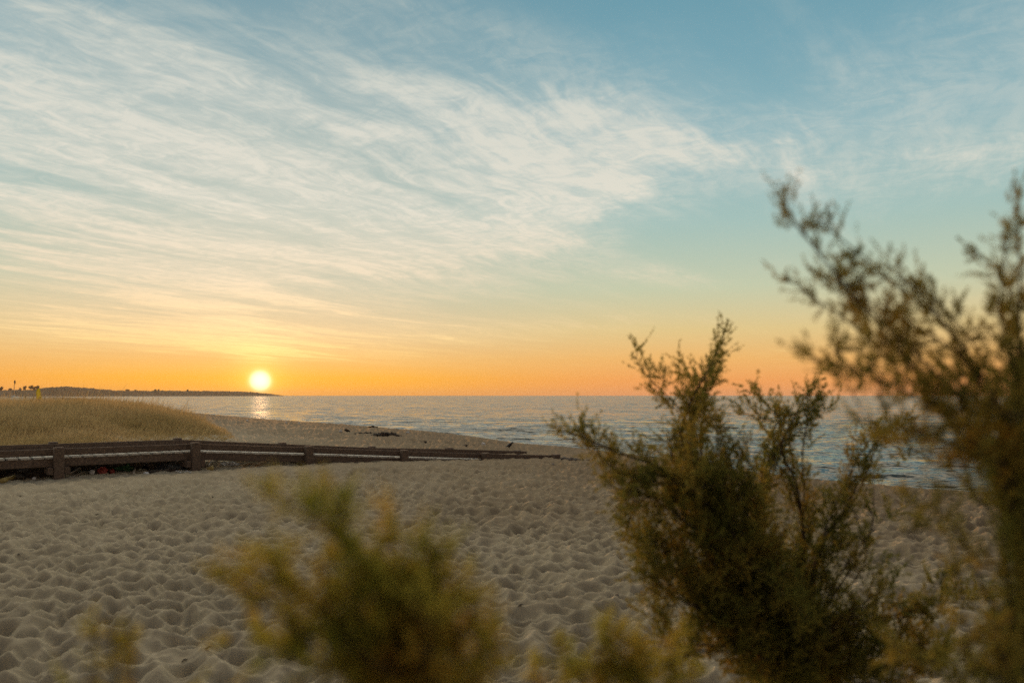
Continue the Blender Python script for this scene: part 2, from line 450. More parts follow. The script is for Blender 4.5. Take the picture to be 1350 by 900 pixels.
# ------------------------------------------------------------------ sea
n = make_mat('sea_water')
mp = n.new('ShaderNodeMapping'); n.put(mp.inputs[0], n.obj); mp.inputs['Rotation'].default_value = (0, 0, R(12)); mp.inputs['Scale'].default_value = (0.42, 1.0, 1.0)
def slope(vec, scale, detail, k):
    a = n.new('ShaderNodeVectorMath', operation='SUBTRACT'); n.put(a.inputs[0], n.noise(vec, scale, detail, 0.55, 0.3, True)); a.inputs[1].default_value = (.5, .5, .5)
    b = n.new('ShaderNodeVectorMath', operation='MULTIPLY'); n.put(b.inputs[0], a.outputs[0]); b.inputs[1].default_value = (k * .6, k, 0.0)
    return b.outputs[0]
sw = slope(mp.outputs[0], 0.14, 2, 0.45)
for sc_, k_ in ((0.45, 1.15), (1.5, 1.35), (5.5, 1.0)):
    ad = n.new('ShaderNodeVectorMath', operation='ADD'); n.put(ad.inputs[0], sw); n.put(ad.inputs[1], slope(mp.outputs[0], sc_, 3, k_)); sw = ad.outputs[0]
# shoreward faces of the waves are the steeper ones
ad = n.new('ShaderNodeVectorMath', operation='ADD'); n.put(ad.inputs[0], sw); ad.inputs[1].default_value = (0.0, -0.12, 0.0); sw = ad.outputs[0]
geo = n.new('ShaderNodeNewGeometry')
ad = n.new('ShaderNodeVectorMath', operation='ADD'); n.put(ad.inputs[0], sw); n.put(ad.inputs[1], geo.outputs['Normal'])
nz = n.new('ShaderNodeVectorMath', operation='NORMALIZE'); n.put(nz.inputs[0], ad.outputs[0])
n.bsdf.inputs['Base Color'].default_value = (0.010, 0.036, 0.042, 1)
n.bsdf.inputs['Roughness'].default_value = 0.10
n.bsdf.inputs['IOR'].default_value = 1.333
n.l.new(nz.outputs[0], n.bsdf.inputs['Normal'])
SEA = n.mat
SEA_Z = -1.2
def sea_z(x, y):
    d = np.hypot(x, y)
    a = 1 - sstep(d, 50, 140)
    def crest_(v, p): return np.abs(2 * v - 1) ** p
    w = -(crest_(vnoise((x * .95 + y * .2) * 0.30, (y - .2 * x) * 0.62, 5), .8) - .5) * 0.13 - (crest_(vnoise(x * 0.75, y * 1.7, 9), .8) - .5) * 0.06
    return SEA_Z + w * a
rs = np.concatenate([[10.0], radii_list(12, 9000, 0.00012, 0.05)])
me, _ = polar_sheet('sea', SEA, rs, sea_z, 40.0, 700, 60)
sea = link_mesh('sea', me, SEA); tag(sea, None, None, None, 'structure')

# ------------------------------------------------------------------ far headland
n = make_mat('scrub_hill')
f = n.noise(n.obj, 0.03, 6, 0.65)
n.put(n.bsdf.inputs['Base Color'], n.ramp(f, [(0.35, (0.055, 0.042, 0.014)), (0.55, (0.12, 0.070, 0.028)), (0.72, (0.19, 0.105, 0.045))]))
n.bsdf.inputs['Roughness'].default_value = 0.9
HILL = n.mat
K = 2.4
RIDGE = [(-900, 512, 560), (-500, 511, 640), (-200, 512, 720), (0, 514.0, 790), (40, 513.5, 820), (60, 511, 850), (85, 508.6, 900), (110, 510, 950), (135, 513, 1000), (165, 514.6, 1050),
         (200, 514.6, 1100), (250, 514.6, 1200), (300, 515.4, 1300), (330, 516.4, 1370), (352, 518.4, 1430), (370, 520.6, 1480), (380, 522.6, 1500)]
rp = np.array([tuple(at(a, b, d * K)) for (a, b, d) in RIDGE])
tt = np.linspace(0, len(rp) - 1, 900); ii = np.minimum(tt.astype(int), len(rp) - 2); ff = (tt - ii)[:, None]
crest = rp[ii] * (1 - ff) + rp[ii + 1] * ff
prof = np.array([(-150, -0.30), (-110, 0.05), (-85, 0.30), (-60, 0.55), (-40, 0.74), (-25, 0.88), (-12, 0.96), (0, 1.0), (15, 0.98), (45, 0.86), (110, 0.5), (200, -0.3)])
ncr, npf = len(crest), len(prof); hv = np.zeros((ncr, npf, 3))
hgt = np.maximum(crest[:, 2] - SEA_Z, 0.2)
tipk = sstep(np.arange(ncr) / ncr, 1.0, 0.9)
for k, (off, hz_) in enumerate(prof):
    rad = crest[:, :2] / np.linalg.norm(crest[:, :2], axis=1)[:, None]
    hv[:, k, :2] = crest[:, :2] + rad * (off * (0.35 + 0.65 * tipk))[:, None]
    hv[:, k, 2] = SEA_Z + hgt * hz_
lump_ = pits(hv[..., 0] / 9.0, hv[..., 1] / 9.0, 8)
hv[..., 2] += ((0.5 - lump_) * 3.4 + (fbm(hv[..., 0] / 30, hv[..., 1] / 30, 19, 4) - .47) * 5.0) * (0.25 + 0.75 * tipk)[:, None] * (prof[:, 1] > 0.2)[None, :] * np.clip(hgt / 10, .1, 1)[:, None] - .4
i, j = np.meshgrid(np.arange(ncr - 1), np.arange(npf - 1), indexing='ij')
hf = np.stack([i * npf + j, (i + 1) * npf + j, (i + 1) * npf + j + 1, i * npf + j + 1], -1).reshape(-1, 4)
hill = link_mesh('headland', np_mesh('headland', hv.reshape(-1, 3), hf, False), HILL)
tag(hill, 'low scrub covered headland under the setting sun', None, None, 'structure')

BARK_FAR = plain('far_bark', (0.05, 0.035, 0.022), 0.9)
LEAF_FAR = plain('far_leaves', (0.045, 0.040, 0.018), 0.9, 0.4, 0.6)
def far_tree(px, ytop, wpx, hpx, kind, label):
    ytop += 0.4
    base = np.interp(px, [a for a, _, _ in RIDGE], [b for _, b, _ in RIDGE]); Y = np.interp(px, [a for a, _, _ in RIDGE], [d for _, _, d in RIDGE]) * K
    p0 = at(px, base + 0.6, Y); top = at(px, ytop, Y); h_ = top.z - p0.z; w_ = wpx / F * Y
    root = empty('pine_tree' if kind else 'scrub_tree', p0, label, 'tree', 'trees on the headland skyline')
    m_ = MB(); m_.tube([(0, 0, -.5), (w_ * .04, 0, h_ * .4), (0, 0, h_ * .8)], [h_ * .05, h_ * .04, h_ * .02], 6); m_.build('trunk', BARK_FAR, root)
    rg = np.random.default_rng(int(px * 10))
    N = 420; c_ = rg.normal(size=(N, 3)); c_ /= np.linalg.norm(c_, axis=1)[:, None]; c_ *= rg.uniform(.3, 1, (N, 1)) ** .5
    cl = rg.integers(0, 6, N); cen = rg.uniform(-.5, .5, (6, 3))
    c_ = c_ * .5 + cen[cl]
    hh_ = h_ * (0.55 if kind else 0.68)
    c_ = c_ * np.array([w_ * .62, w_ * .62, hh_ * .85]) + np.array([0, 0, h_ - hh_])
    s_ = w_ * .09; a1 = rg.normal(size=(N, 3)); a2 = rg.normal(size=(N, 3))
    a1 *= s_ / np.linalg.norm(a1, axis=1)[:, None]; a2 *= s_ / np.linalg.norm(a2, axis=1)[:, None]
    v = np.stack([c_ - a1, c_ + a2, c_ + a1, c_ - a2], 1).reshape(-1, 3)
    link_mesh('crown', np_mesh('crown', v, np.arange(4 * N).reshape(-1, 4)), LEAF_FAR, root)
for (px, yt, w_, h_, k_, lab) in [
    (1.5, 507.5, 5, 6, 0, 'bushy skyline tree at the far left end of the headland'),
    (13, 510.2, 4, 3, 0, 'small skyline tree just left of the boat mast'),
    (27, 509.5, 4, 4, 0, 'small skyline tree just right of the boat mast'),
    (33.5, 507.2, 5, 6, 1, 'flat topped pine between the boat mast and the yellow beach flag'),
    (40.5, 506.0, 5.5, 8, 1, 'tallest broad pine on the headland skyline left of the yellow flag'),
    (45.0, 508.0, 3.5, 6, 0, 'narrow skyline tree between two broad pines'),
    (49.5, 507.0, 6, 7, 1, 'broad flat pine directly above the tip of the yellow flag'),
    (168.5, 511.0, 5.5, 4, 0, 'round tree standing alone on the low middle of the headland'),
    (178, 512.6, 3, 3, 0, 'low tree right of the lone round tree on the headland'),
    (205, 512.4, 4, 4, 0, 'small tree on the headland, first of the pair nearer the sun'),
    (209.5, 511.8, 3, 4, 0, 'small tree on the headland, second of the pair nearer the sun'),
    (247, 512.2, 3, 3.5, 0, 'lone small tree on the headland closest to the sun')]:
    far_tree(px, yt, w_, h_, k_, lab)

# ------------------------------------------------------------------ dune grass
n = make_mat('dry_grass')
f = n.noise(n.obj, 0.35, 5, 0.6); g2 = n.noise(n.obj, 7.0, 3, 0.6)
c = n.ramp(f, [(0.32, (0.44, 0.33, 0.14)), (0.5, (0.58, 0.43, 0.21)), (0.68, (0.68, 0.50, 0.26))])
c = n.mix(n.smooth(g2, 0.48, 0.7, 0, 0.75), c, (0.17, 0.11, 0.05, 1))
n.put(n.bsdf.inputs['Base Color'], c); n.bsdf.inputs['Roughness'].default_value = 0.8
n.bsdf.inputs['Specular IOR Level'].default_value = 0.2
tr = n.new('ShaderNodeBsdfTranslucent'); n.put(tr.inputs[0], c)
mx = n.new('ShaderNodeMixShader'); mx.inputs[0].default_value = 0.5
n.l.new(n.bsdf.outputs[0], mx.inputs[1]); n.l.new(tr.outputs[0], mx.inputs[2]); n.l.new(mx.outputs[0], n.out.inputs[0])
GRASS = n.mat
def blades(N):
    u = RNG.uniform(-0.86, -0.345, N); inv = RNG.uniform(1 / 95, 1 / 17.5, N); y = 1 / inv; x = u * y
    g, _ = grass_in(x, y)
    keep = g > RNG.uniform(-0.3, 1.0, N) ** 3 * 6 + 1.2 * (vnoise(x * .8, y * .8, 4) - .5)
    x, y, g = x[keep], y[keep], g[keep]; N = len(x)
    z = ground_z(x, y, False) - 0.03
    s_ = np.clip(y / 28, .8, 3.0)
    lush = 0.45 + 0.7 * vnoise(x * .25, y * .25, 12) + 0.5 * (vnoise(x * 1.3, y * 1.3, 15))
    h_ = RNG.uniform(.35, .80, N) * lush * 0.8 * (0.22 + 0.78 * sstep(g, 0, 9))
    tall = RNG.random(N) < 0.05; h_ = np.where(tall, h_ * RNG.uniform(1.2, 1.8, N), h_)
    w_ = RNG.uniform(.006, .011, N) * s_
    th = RNG.uniform(0, 2 * np.pi, N); lean = RNG.uniform(.05, .45, N) * h_ + 0.05; la = RNG.normal(0.3, .9, N)
    sx, sy = np.cos(th) * w_, np.sin(th) * w_; lx, ly = np.cos(la) * lean, np.sin(la) * lean
    P0 = np.stack([x, y, z], 1); M = P0 + np.stack([lx * .35, ly * .35, h_ * .6], 1); T = P0 + np.stack([lx, ly, h_], 1)
    S = np.stack([sx, sy, sx * 0], 1)
    v = np.stack([P0 - S, P0 + S, M + S * .8, M - S * .8, T + S * .25, T - S * .25], 1).reshape(-1, 3)
    b = np.arange(N)[:, None] * 6
    fcs = np.concatenate([b + np.array([0, 1, 2, 3]), b + np.array([3, 2, 4, 5])], 0)
    return v, fcs
v, fcs = blades(190000)
gr = link_mesh('dune_grass', np_mesh('dune_grass', v, fcs), GRASS)
tag(gr, 'dry golden beach grass on the dune behind the boardwalk', 'grass', None, 'stuff')

# ------------------------------------------------------------------ boardwalk
n = make_mat('weathered_wood')
mp = n.new('ShaderNodeMapping'); n.put(mp.inputs[0], n.obj); mp.inputs['Rotation'].default_value = (0, 0, R(-38)); mp.inputs['Scale'].default_value = (1.2, 16, 16)
f = n.noise(mp.outputs[0], 2.0, 6, 0.65, 0.4); bl = n.noise(n.obj, 1.6, 4, 0.6)
c = n.ramp(f, [(0.3, (0.070, 0.046, 0.032)), (0.55, (0.150, 0.102, 0.072)), (0.75, (0.26, 0.19, 0.14))])
c = n.mix(n.smooth(bl, 0.5, 0.75, 0, .5), c, (0.075, 0.05, 0.036, 1))
n.put(n.bsdf.inputs['Base Color'], c); n.bsdf.inputs['Roughness'].default_value = 0.85; bump(n, f, .6, .012)
WOOD = n.mat
n = make_mat('bleached_deck')
mp = n.new('ShaderNodeMapping'); n.put(mp.inputs[0], n.obj); mp.inputs['Rotation'].default_value = (0, 0, R(52)); mp.inputs['Scale'].default_value = (1.2, 14, 14)
f = n.noise(mp.outputs[0], 2.0, 6, 0.65, 0.4)
n.put(n.bsdf.inputs['Base Color'], n.ramp(f, [(0.3, (0.36, 0.32, 0.27)), (0.7, (0.66, 0.61, 0.53))])); n.bsdf.inputs['Roughness'].default_value = 0.75; bump(n, f, .5, .008)
DECK = n.mat

STEP = Vector((1.905, 1.51, 0)); DIR = STEP.normalized(); NRM = Vector((-DIR.y, DIR.x, 0))
NEAR0, FAR0 = Vector((-6.4, 16.1, 0)), Vector((-7.48, 17.8, 0))
TOPN = {-3: .65, -2: .65, -1: .65, 0: .65, 1: .477, 2: .29, 3: .115, 4: -.035}
TOPF = {-3: .65, -2: .65, -1: .65, 0: .65, 1: .46, 2: .27, 3: .135, 4: -.045}
bw = empty('boardwalk', (-6.9, 17.0, 0), 'weathered wooden boardwalk with low rails ramping down into the sand', 'boardwalk')
OFF = -Vector(bw.location)
def pn(k, z): p = NEAR0 + STEP * k; return Vector((p.x, p.y, z)) + OFF
def pf(k, z): p = FAR0 + STEP * k; return Vector((p.x, p.y, z)) + OFF
for (fn, tops, side) in ((pn, TOPN, -1), (pf, TOPF, 1)):
    for k in range(-3, 5):
        g = gz(*(fn(k, 0) - OFF).xy) - 0.5
        m_ = MB(); w_ = .165 if k < 3 else .19
        m_.bar(fn(k, g), fn(k, tops[k]), w_, w_, DIR, .012)
        m_.build('post', WOOD, bw)
    for k in range(-3, 4):
        a, b = fn(k, tops[k] - .095), fn(k + 1, tops[k + 1] - .095)
        o = NRM * side * -.115                                   # rails sit on the walking side of the posts
        m_ = MB(); e = DIR * .004
        if side == 1 and k == 3: b = b + DIR * .28
        m_.bar(a + o + e, b + o - e, .062, .125, ch=.008); m_.build('rail', WOOD, bw)
        # outer stringer carrying the deck
        a, b = fn(k, tops[k] - .285), fn(k + 1, tops[k + 1] - .285)
        m_ = MB(); m_.bar(a + o + e, b + o - e, .07, .15, ch=.008); m_.build('stringer', WOOD, bw)
mid_w = 2.0
m_ = MB(); rg = random.Random(3)
Lseg = STEP.length
for k in range(-3, 4):
    npl = 12
    for i in range(npl):
        t_ = (i + .5) / npl
        za = TOPN[k] * (1 - t_) + TOPN[k + 1] * t_; zb = TOPF[k] * (1 - t_) + TOPF[k + 1] * t_
        a = pn(k + t_, za - .192 + rg.uniform(-.004, .004)) + NRM * .06; b = pn(k + t_, zb - .192 + rg.uniform(-.004, .004)) + NRM * (mid_w - .06)
        m_.bar(a + DIR * rg.uniform(-.006, .006), b, .160 + rg.uniform(-.008, .004), .034, ch=.005)
m_.build('deck', DECK, bw)
for k in range(-3, 3):
    zt = TOPN[k] - .43; m_ = MB()
    m_.bar(pn(k, zt) - NRM * .05 - DIR * .135, pn(k, zt) + NRM * 2.1 - DIR * .135, .09, .13)
    m_.bar(pn(k, zt) - NRM * .05 + DIR * .135, pn(k, zt) + NRM * 2.1 + DIR * .135, .09, .13)
    m_.build('cross_beam', WOOD, bw)

# ------------------------------------------------------------------ driftwood and litter under the boardwalk
YELLOWWOOD = plain('yellow_cane', (0.34, 0.24, 0.07), .6)
DRIFT = plain('bleached_driftwood', (0.36, 0.29, 0.22), .8)
DARKWOOD = plain('wet_dark_wood', (0.06, 0.042, 0.03), .8)
WHITE = plain('white_plastic', (0.75, 0.73, 0.70), .4, .05)
GREEN = plain('green_cloth', (0.05, 0.13, 0.05), .8)
RED = plain('red_plastic', (0.35, 0.05, 0.035), .5)
ORANGE = plain('ochre_plank', (0.36, 0.19, 0.06), .7)
NET = plain('black_net', (0.018, 0.017, 0.017), .7)
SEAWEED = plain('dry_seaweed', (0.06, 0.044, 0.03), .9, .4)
STONE = plain('beach_stone', (0.20, 0.17, 0.14), .8)
def gp(px, py, lift=0.0, Y=None):
    """point on the sand seen at a pixel"""
    if Y is None:
        Y = 15.0
        for _ in range(12):
            z = gz((px - CX) / F * Y, Y); Y = (CAMZ - z) * F / (py - HY)
    x = (px - CX) / F * Y
    return Vector((x, Y, gz(x, Y) + lift))
def thing_mesh(name, m_, mat, label, cat, group=None, smooth=False):
    """centre the mesh on its own base point"""
    vs = np.array(m_.v); c_ = Vector(((vs[:, 0].min() + vs[:, 0].max()) / 2, (vs[:, 1].min() + vs[:, 1].max()) / 2, vs[:, 2].min()))
    m_.v = [tuple(Vector(v) - c_) for v in m_.v]
    o = m_.build(name, mat, None, smooth); o.location = c_
    return tag(o, label, cat, group)
def stick(name, pts, r0, mat, label, cat='driftwood', kink=.02, seed=1, n_=7):
    rg = random.Random(seed); pts = [Vector(p) for p in pts]; out = []
    for a, b in zip(pts[:-1], pts[1:]):
        for i in range(4):
            p = a.lerp(b, i / 4); out.append(p + Vector((rg.uniform(-kink, kink), rg.uniform(-kink, kink), rg.uniform(-kink, kink) * .5)))
    out.append(pts[-1]); m_ = MB(); N = len(out)
    m_.tube(out, [r0 * (1 - .55 * i / N) for i in range(N)], n_)
    return thing_mesh(name, m_, mat, label, cat, None, True)
L = .04
stick('cane_pole', [gp(2, 638, .05), gp(26, 630, .07)], .050, YELLOWWOOD, 'thick yellow cane pole lying under the boardwalk at the left edge', 'pole', .004)
stick('log', [gp(14, 628, .06), gp(34, 623, .12)], .085, DARKWOOD, 'dark rounded log behind the yellow cane pole', 'log', .012, 3)
stick('driftwood_stick', [gp(82, 632, .02), gp(112, 630.5, .03)], .016, DRIFT, 'straight pale stick lying flat at the foot of the first boardwalk post', 'driftwood', .004)
stick('driftwood_branch', [gp(88, 627, .06), gp(99, 620, .12), gp(108, 617, .12)], .022, DRIFT, 'pale bent branch leaning up just right of the first boardwalk post', 'driftwood', .02, 5)
stick('driftwood_branch', [gp(92, 627, .02), gp(104, 624, .10), gp(122, 621, .08)], .026, DRIFT, 'thickest pale branch in the pile right of the first post', 'driftwood', .02, 6)
stick('driftwood_branch', [gp(97, 630, .02), gp(112, 625, .06), gp(124, 626, .02)], .018, DRIFT, 'thin pale branch lowest in the pile right of the first post', 'driftwood', .02, 7)
stick('driftwood_branch', [gp(176, 626, .03), gp(179, 619, .10), gp(174, 616, .10)], .020, DRIFT, 'pale hooked branch curling up midway between the two nearest posts', 'driftwood', .01, 8)
stick('driftwood_branch', [gp(47, 632, .03), gp(58, 622, .15)], .013, DRIFT, 'thin twig leaning up left of the first boardwalk post', 'driftwood', .02, 9)
stick('driftwood_branch', [gp(42, 633, .02), gp(66, 627, .05)], .016, DRIFT, 'pale crooked twig lying left of the first boardwalk post', 'driftwood', .03, 10)
m_ = MB(); m_.bar(gp(186, 617, .12), gp(237, 617, .06), .09, .035); thing_mesh('plank', m_, ORANGE, 'loose ochre plank lying under the boardwalk left of the second post', 'plank')
m_ = MB(); m_.bar(gp(196, 624, .03), gp(230, 621, .03), .14, .05); thing_mesh('plank', m_, DARKWOOD, 'dark plank half buried under the boardwalk left of the second post', 'plank')
m_ = MB(); m_.lump(gp(160, 621, .10), (.28, .18, .14), .22, 14, 8, 4); thing_mesh('tarpaulin', m_, GREEN, 'crumpled dark green tarpaulin under the boardwalk', 'tarpaulin')
m_ = MB(); m_.lump(gp(134, 625, .05), (.11, .08, .09), .25, 12, 7, 5); thing_mesh('plastic_bag', m_, RED, 'crumpled red plastic bag beside the green tarpaulin', 'bag')
m_ = MB(); m_.lump(gp(148, 624, .03), (.05, .05, .05), .25, 9, 6, 6); thing_mesh('plastic_cup', m_, RED, 'small crushed red cup in front of the green tarpaulin', 'cup')
m_ = MB(); m_.lump(gp(121, 626, .05), (.055, .04, .05), .3, 9, 6, 7); thing_mesh('plastic_bottle', m_, WHITE, 'crushed white bottle at the right end of the driftwood pile', 'bottle')
m_ = MB(); m_.lump(gp(193, 626, .03), (.05, .035, .03), .3, 9, 6, 8); thing_mesh('plastic_scrap', m_, WHITE, 'white plastic scrap on the sand before the dark half buried plank', 'litter')
m_ = MB(); m_.lump(gp(45, 633, .03), (.03, .025, .03), .3, 9, 6, 9); thing_mesh('plastic_scrap', m_, WHITE, 'white plastic scrap beside the crooked twig at left', 'litter')
for i in range(9):
    m_ = MB(); m_.lump(gp(233 + 2.2 * i, 622 + (i % 3) * .9, .02), (.022, .016, .014), .3, 7, 5, 20 + i)
    thing_mesh('shell', m_, WHITE, 'tiny white shell bit left of the second post foot', 'shell', 'shell bits by the second post')
m_ = MB(); m_.lump(gp(220, 620, .04), (.45, .16, .08), .25, 16, 7, 12); thing_mesh('fishing_net', m_, NET, 'black heap of old fishing net left of the second post', 'net')
m_ = MB(); p = gp(277.5, 621, .05); m_.bar(p + Vector((-.06, 0, -.02)), p + Vector((.05, .02, .03)), .09, .09, ch=.02); thing_mesh('wood_block', m_, YELLOWWOOD, 'small yellow block of wood right of the second post', 'block')
stick('driftwood_stick', [gp(275, 616, .03), gp(281, 612, .16)], .014, WHITE, 'short white stick leaning behind the yellow block', 'stick', .004)
m_ = MB(); m_.lump(gp(303, 613.5, .03), (.20, .10, .05), .3, 14, 7, 13); thing_mesh('plastic_bag', m_, WHITE, 'flattened white plastic bag under the ramp right of the second post', 'bag')
for i, (a, b, lab) in enumerate([((315, 616), (336, 613), 'dry brown twig lying beside the flat white bag'), ((322, 618), (345, 615), 'longer dry brown twig nearest the camera under the ramp'), ((338, 614), (352, 611), 'short dry twig at the right end of the twig litter')]):
    stick('twig', [gp(*a, .015), gp(*b, .04)], .011, ORANGE, lab, 'twig', .02, 30 + i)

# ------------------------------------------------------------------ seaweed and litter on the upper beach, stones at the rail end
def heap(name, px, py, w_, h_, mat, label, cat, seed):
    p = gp(px, py); rg = random.Random(seed); m_ = MB()
    for i in range(48):
        a = -1 + 2 * (i + rg.random()) / 48; b = rg.gauss(0, .25)
        q = p + Vector((a * w_, b * w_, 0)); q.z = gz(q.x, q.y) + h_ * (1 - abs(a)) * rg.random() * .8
        m_.lump(q, (w_ * rg.uniform(.07, .2), w_ * rg.uniform(.07, .16), h_ * rg.uniform(.18, .4) + .01), .35, 7, 5, seed * 50 + i)
    return thing_mesh(name, m_, mat, label, cat)
m_ = MB(); rg = random.Random(44)  # dark debris lumps added to deepen the shade under the deck
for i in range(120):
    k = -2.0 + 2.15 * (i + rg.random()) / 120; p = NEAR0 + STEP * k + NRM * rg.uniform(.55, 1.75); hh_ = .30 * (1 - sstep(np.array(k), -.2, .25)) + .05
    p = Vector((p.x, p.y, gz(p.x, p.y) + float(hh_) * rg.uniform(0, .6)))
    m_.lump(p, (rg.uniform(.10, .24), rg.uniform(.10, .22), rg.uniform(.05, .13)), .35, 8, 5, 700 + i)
thing_mesh('shade_debris', m_, SEAWEED, 'long bank of dark debris added as shade under the left half of the boardwalk', 'debris')
heap('seaweed_heap', 509, 575, .62, .19, SEAWEED, 'largest dark heap of dry seaweed near the water edge', 'seaweed', 1)
heap('seaweed_heap', 485, 572.5, .55, .10, SEAWEED, 'low dark strand of seaweed joining the largest heap from the left', 'seaweed', 2)
heap('seaweed_heap', 457, 570, .14, .20, SEAWEED, 'small round clump of seaweed left of the largest heap', 'seaweed', 3)
heap('seaweed_heap', 560, 584, .45, .07, SEAWEED, 'flat dark smear of seaweed right of the largest heap', 'seaweed', 4)
heap('seaweed_heap', 622, 588, .38, .06, SEAWEED, 'flat strand of seaweed on the sand left of the crow', 'seaweed', 5)
heap('seaweed_heap', 492, 563.5, .25, .12, SEAWEED, 'small dark clump of seaweed on the crest of the beach', 'seaweed', 6)
for (px, py, lab) in [(449.5, 570, 'white scrap on the sand left of the small seaweed clump'), (537.5, 571.5, 'white scrap on the sand right of the largest seaweed heap'),
                      (637, 587, 'white scrap on the sand just left of the crow'), (394, 559, 'white scrap at the water edge below the sun path, nearest the sea'),
                      (377, 558, 'white scrap at the water edge left of its neighbour'), (292, 569, 'white scrap at the right end of the dune grass'), (326, 555.5, 'white scrap at the water edge under the sun')]:
    m_ = MB(); m_.lump(gp(px, py, .05), (.075, .05, .06), .3, 9, 6, int(px)); thing_mesh('plastic_scrap', m_, WHITE, lab, 'litter')
rg = random.Random(12)
labs = ['first stone past the end of the near rail', 'rounded stone second past the end of the near rail', 'small stone third past the rail end', 'flat stone in the middle of the row past the rail end',
        'pale stone after the flat one in the row past the rail end', 'stone next to last in the row past the rail end', 'last stone of the row, under the overhanging shrub branch']
for i, lab in enumerate(labs):
    m_ = MB(); m_.lump(gp(743 + i * 5.2, 606.2 + .5 * i + rg.uniform(-.6, .6), .03), (rg.uniform(.05, .10), .06, rg.uniform(.035, .07)), .2, 9, 6, 60 + i)
    thing_mesh('stone', m_, STONE, lab, 'stone', 'stones past the end of the rail')
m_ = MB(); m_.lump(gp(727.5, 614, .02), (.09, .06, .05), .25, 9, 6, 90); thing_mesh('stone', m_, STONE, 'lone stone on the sand in front of the rail end', 'stone')

# small dark scraps scattered over the trodden sand
m_ = MB(); m_.tube([(-.03, 0, .004), (0, .006, .012), (.03, .002, .006)], [.004, .007, .003], 5); m_.lump((.0, .004, .008), (.018, .009, .004), .3, 7, 5, 4)
proto = None; rg = random.Random(5)
for i in range(46):
    for _ in range(50):
        px, py = rg.uniform(10, 1300), 625 + 270 * rg.random() ** 1.4
        p = gp(px, py)
        if -1 < p.x / p.y < .62: break
    if proto is None:
        proto = m_.build('leaf_scrap', DARKWOOD); o = proto
    else:
        o = proto.copy(); COL.objects.link(o)
    x, y = p.x, p.y; z = float(ground_z(np.array([x]), np.array([y]))[0])
    o.location = (x, y, z + .004); o.rotation_euler = (0, 0, rg.uniform(0, 6.28)); s_ = rg.uniform(.4, .9); o.scale = (s_, s_, s_)
    tag(o, 'small dark dry leaf scrap lying on the trodden sand', 'leaf scrap', 'dark leaf scraps on the sand')

# ------------------------------------------------------------------ crow
FEATH = plain('black_feathers', (0.012, 0.011, 0.012), .5)
BEAK = plain('dark_beak', (0.02, 0.019, 0.018), .4)
cp = gp(671, 591.5); crow = empty('crow', cp, 'small black crow striding on the sand near the far end of the boardwalk', 'bird')
crow.scale = (.8, .8, .8); crow.location.z = float(ground_z(np.array([cp.x]), np.array([cp.y]))[0]) + .03; S_ = 1.0
body = [(-.20, .105), (-.14, .135), (-.07, .165), (0, .20), (.06, .245), (.10, .285), (.125, .315), (.15, .328), (.172, .325)]
rad_ = [.010, .030, .058, .072, .066, .046, .034, .036, .018]
m_ = MB(); m_.tube([(x * S_, 0, z * S_) for x, z in body], rad_, 12); m_.build('body', FEATH, crow, True)
m_ = MB(); m_.tube([(.168, 0, .326), (.20, 0, .322), (.228, 0, .312)], [.014, .010, .002], 8); m_.build('beak', BEAK, crow, True)
for s_ in (-1, 1):
    m_ = MB(); m_.tube([(.05, .05 * s_, .245), (-.02, .066 * s_, .205), (-.11, .05 * s_, .155), (-.21, .02 * s_, .105)], [.02, .038, .026, .004], 8); m_.build('wing', FEATH, crow, True)
    m_ = MB(); f_ = .05 * s_
    m_.tube([(0, .03 * s_, .16), (f_ * .4, .03 * s_, .08), (f_, .03 * s_, .005)], [.022, .009, .006], 7)
    for a in (-.5, 0, .5, math.pi): m_.tube([(f_, .03 * s_, .006), (f_ + .045 * math.cos(a), .03 * s_ + .045 * math.sin(a), .004)], [.005, .002], 5)
    m_.build('leg', BEAK, crow, True)
m_ = MB(); m_.tube([(-.17, 0, .125), (-.25, 0, .085), (-.30, 0, .065)], [.02, .026, .020], 8); m_.build('tail', FEATH, crow, True)

# ------------------------------------------------------------------ far beach: boat, flag, stakes
HULL = plain('white_hull', (0.72, 0.70, 0.66), .35, .06)
DARKMETAL = plain('dark_mast', (0.06, 0.05, 0.05), .4)
FLAGY = plain('yellow_flag_cloth', (0.72, 0.62, 0.02), .7, .06, .8)
n = NT(FLAGY.node_tree); b_ = n.n['Principled BSDF']; o_ = n.n['Material Output']
tr = n.new('ShaderNodeBsdfTranslucent'); tr.inputs[0].default_value = (0.80, 0.72, 0.02, 1)
mx = n.new('ShaderNodeMixShader'); mx.inputs[0].default_value = 0.55
n.l.new(b_.outputs[0], mx.inputs[1]); n.l.new(tr.outputs[0], mx.inputs[2]); n.l.new(mx.outputs[0], o_.inputs[0])
def ground_at(px, Y): x = (px - CX) / F * Y; return Vector((x, Y, gz(x, Y)))
Y = 330; b0 = ground_at(17, Y); b0.z = at(17, 524.6, Y).z
boat = empty('catamaran', b0, 'white beached catamaran with a bare dark mast on the far beach', 'sailing boat')
for s_ in (-1, 1):
    m_ = MB(); m_.tube([(-.2 + 1.1 * s_, -2.4, .45), (-.2 + 1.1 * s_, -1.8, .34), (1.1 * s_ - .2, 0, .30), (1.1 * s_ - .2, 1.6, .36), (1.1 * s_ - .2, 2.5, .62)], [.10, .26, .30, .24, .04], 10)
    m_.build('hull', HULL, boat, True)
for yb in (.6, -1.2):
    m_ = MB(); m_.bar((-1.4, yb, .66), (1.0, yb, .66), .14, .10); m_.build('crossbeam', HULL, boat)
m_ = MB(); m_.bar((-1.1, -.3, .655), (.7, -.3, .655), 1.6, .03); m_.build('trampoline', DARKMETAL, boat)
m_ = MB(); m_.lump((.05, .2, .85), (.75, 1.0, .22), .12, 12, 7, 3); m_.build('rolled_sail', HULL, boat, True)
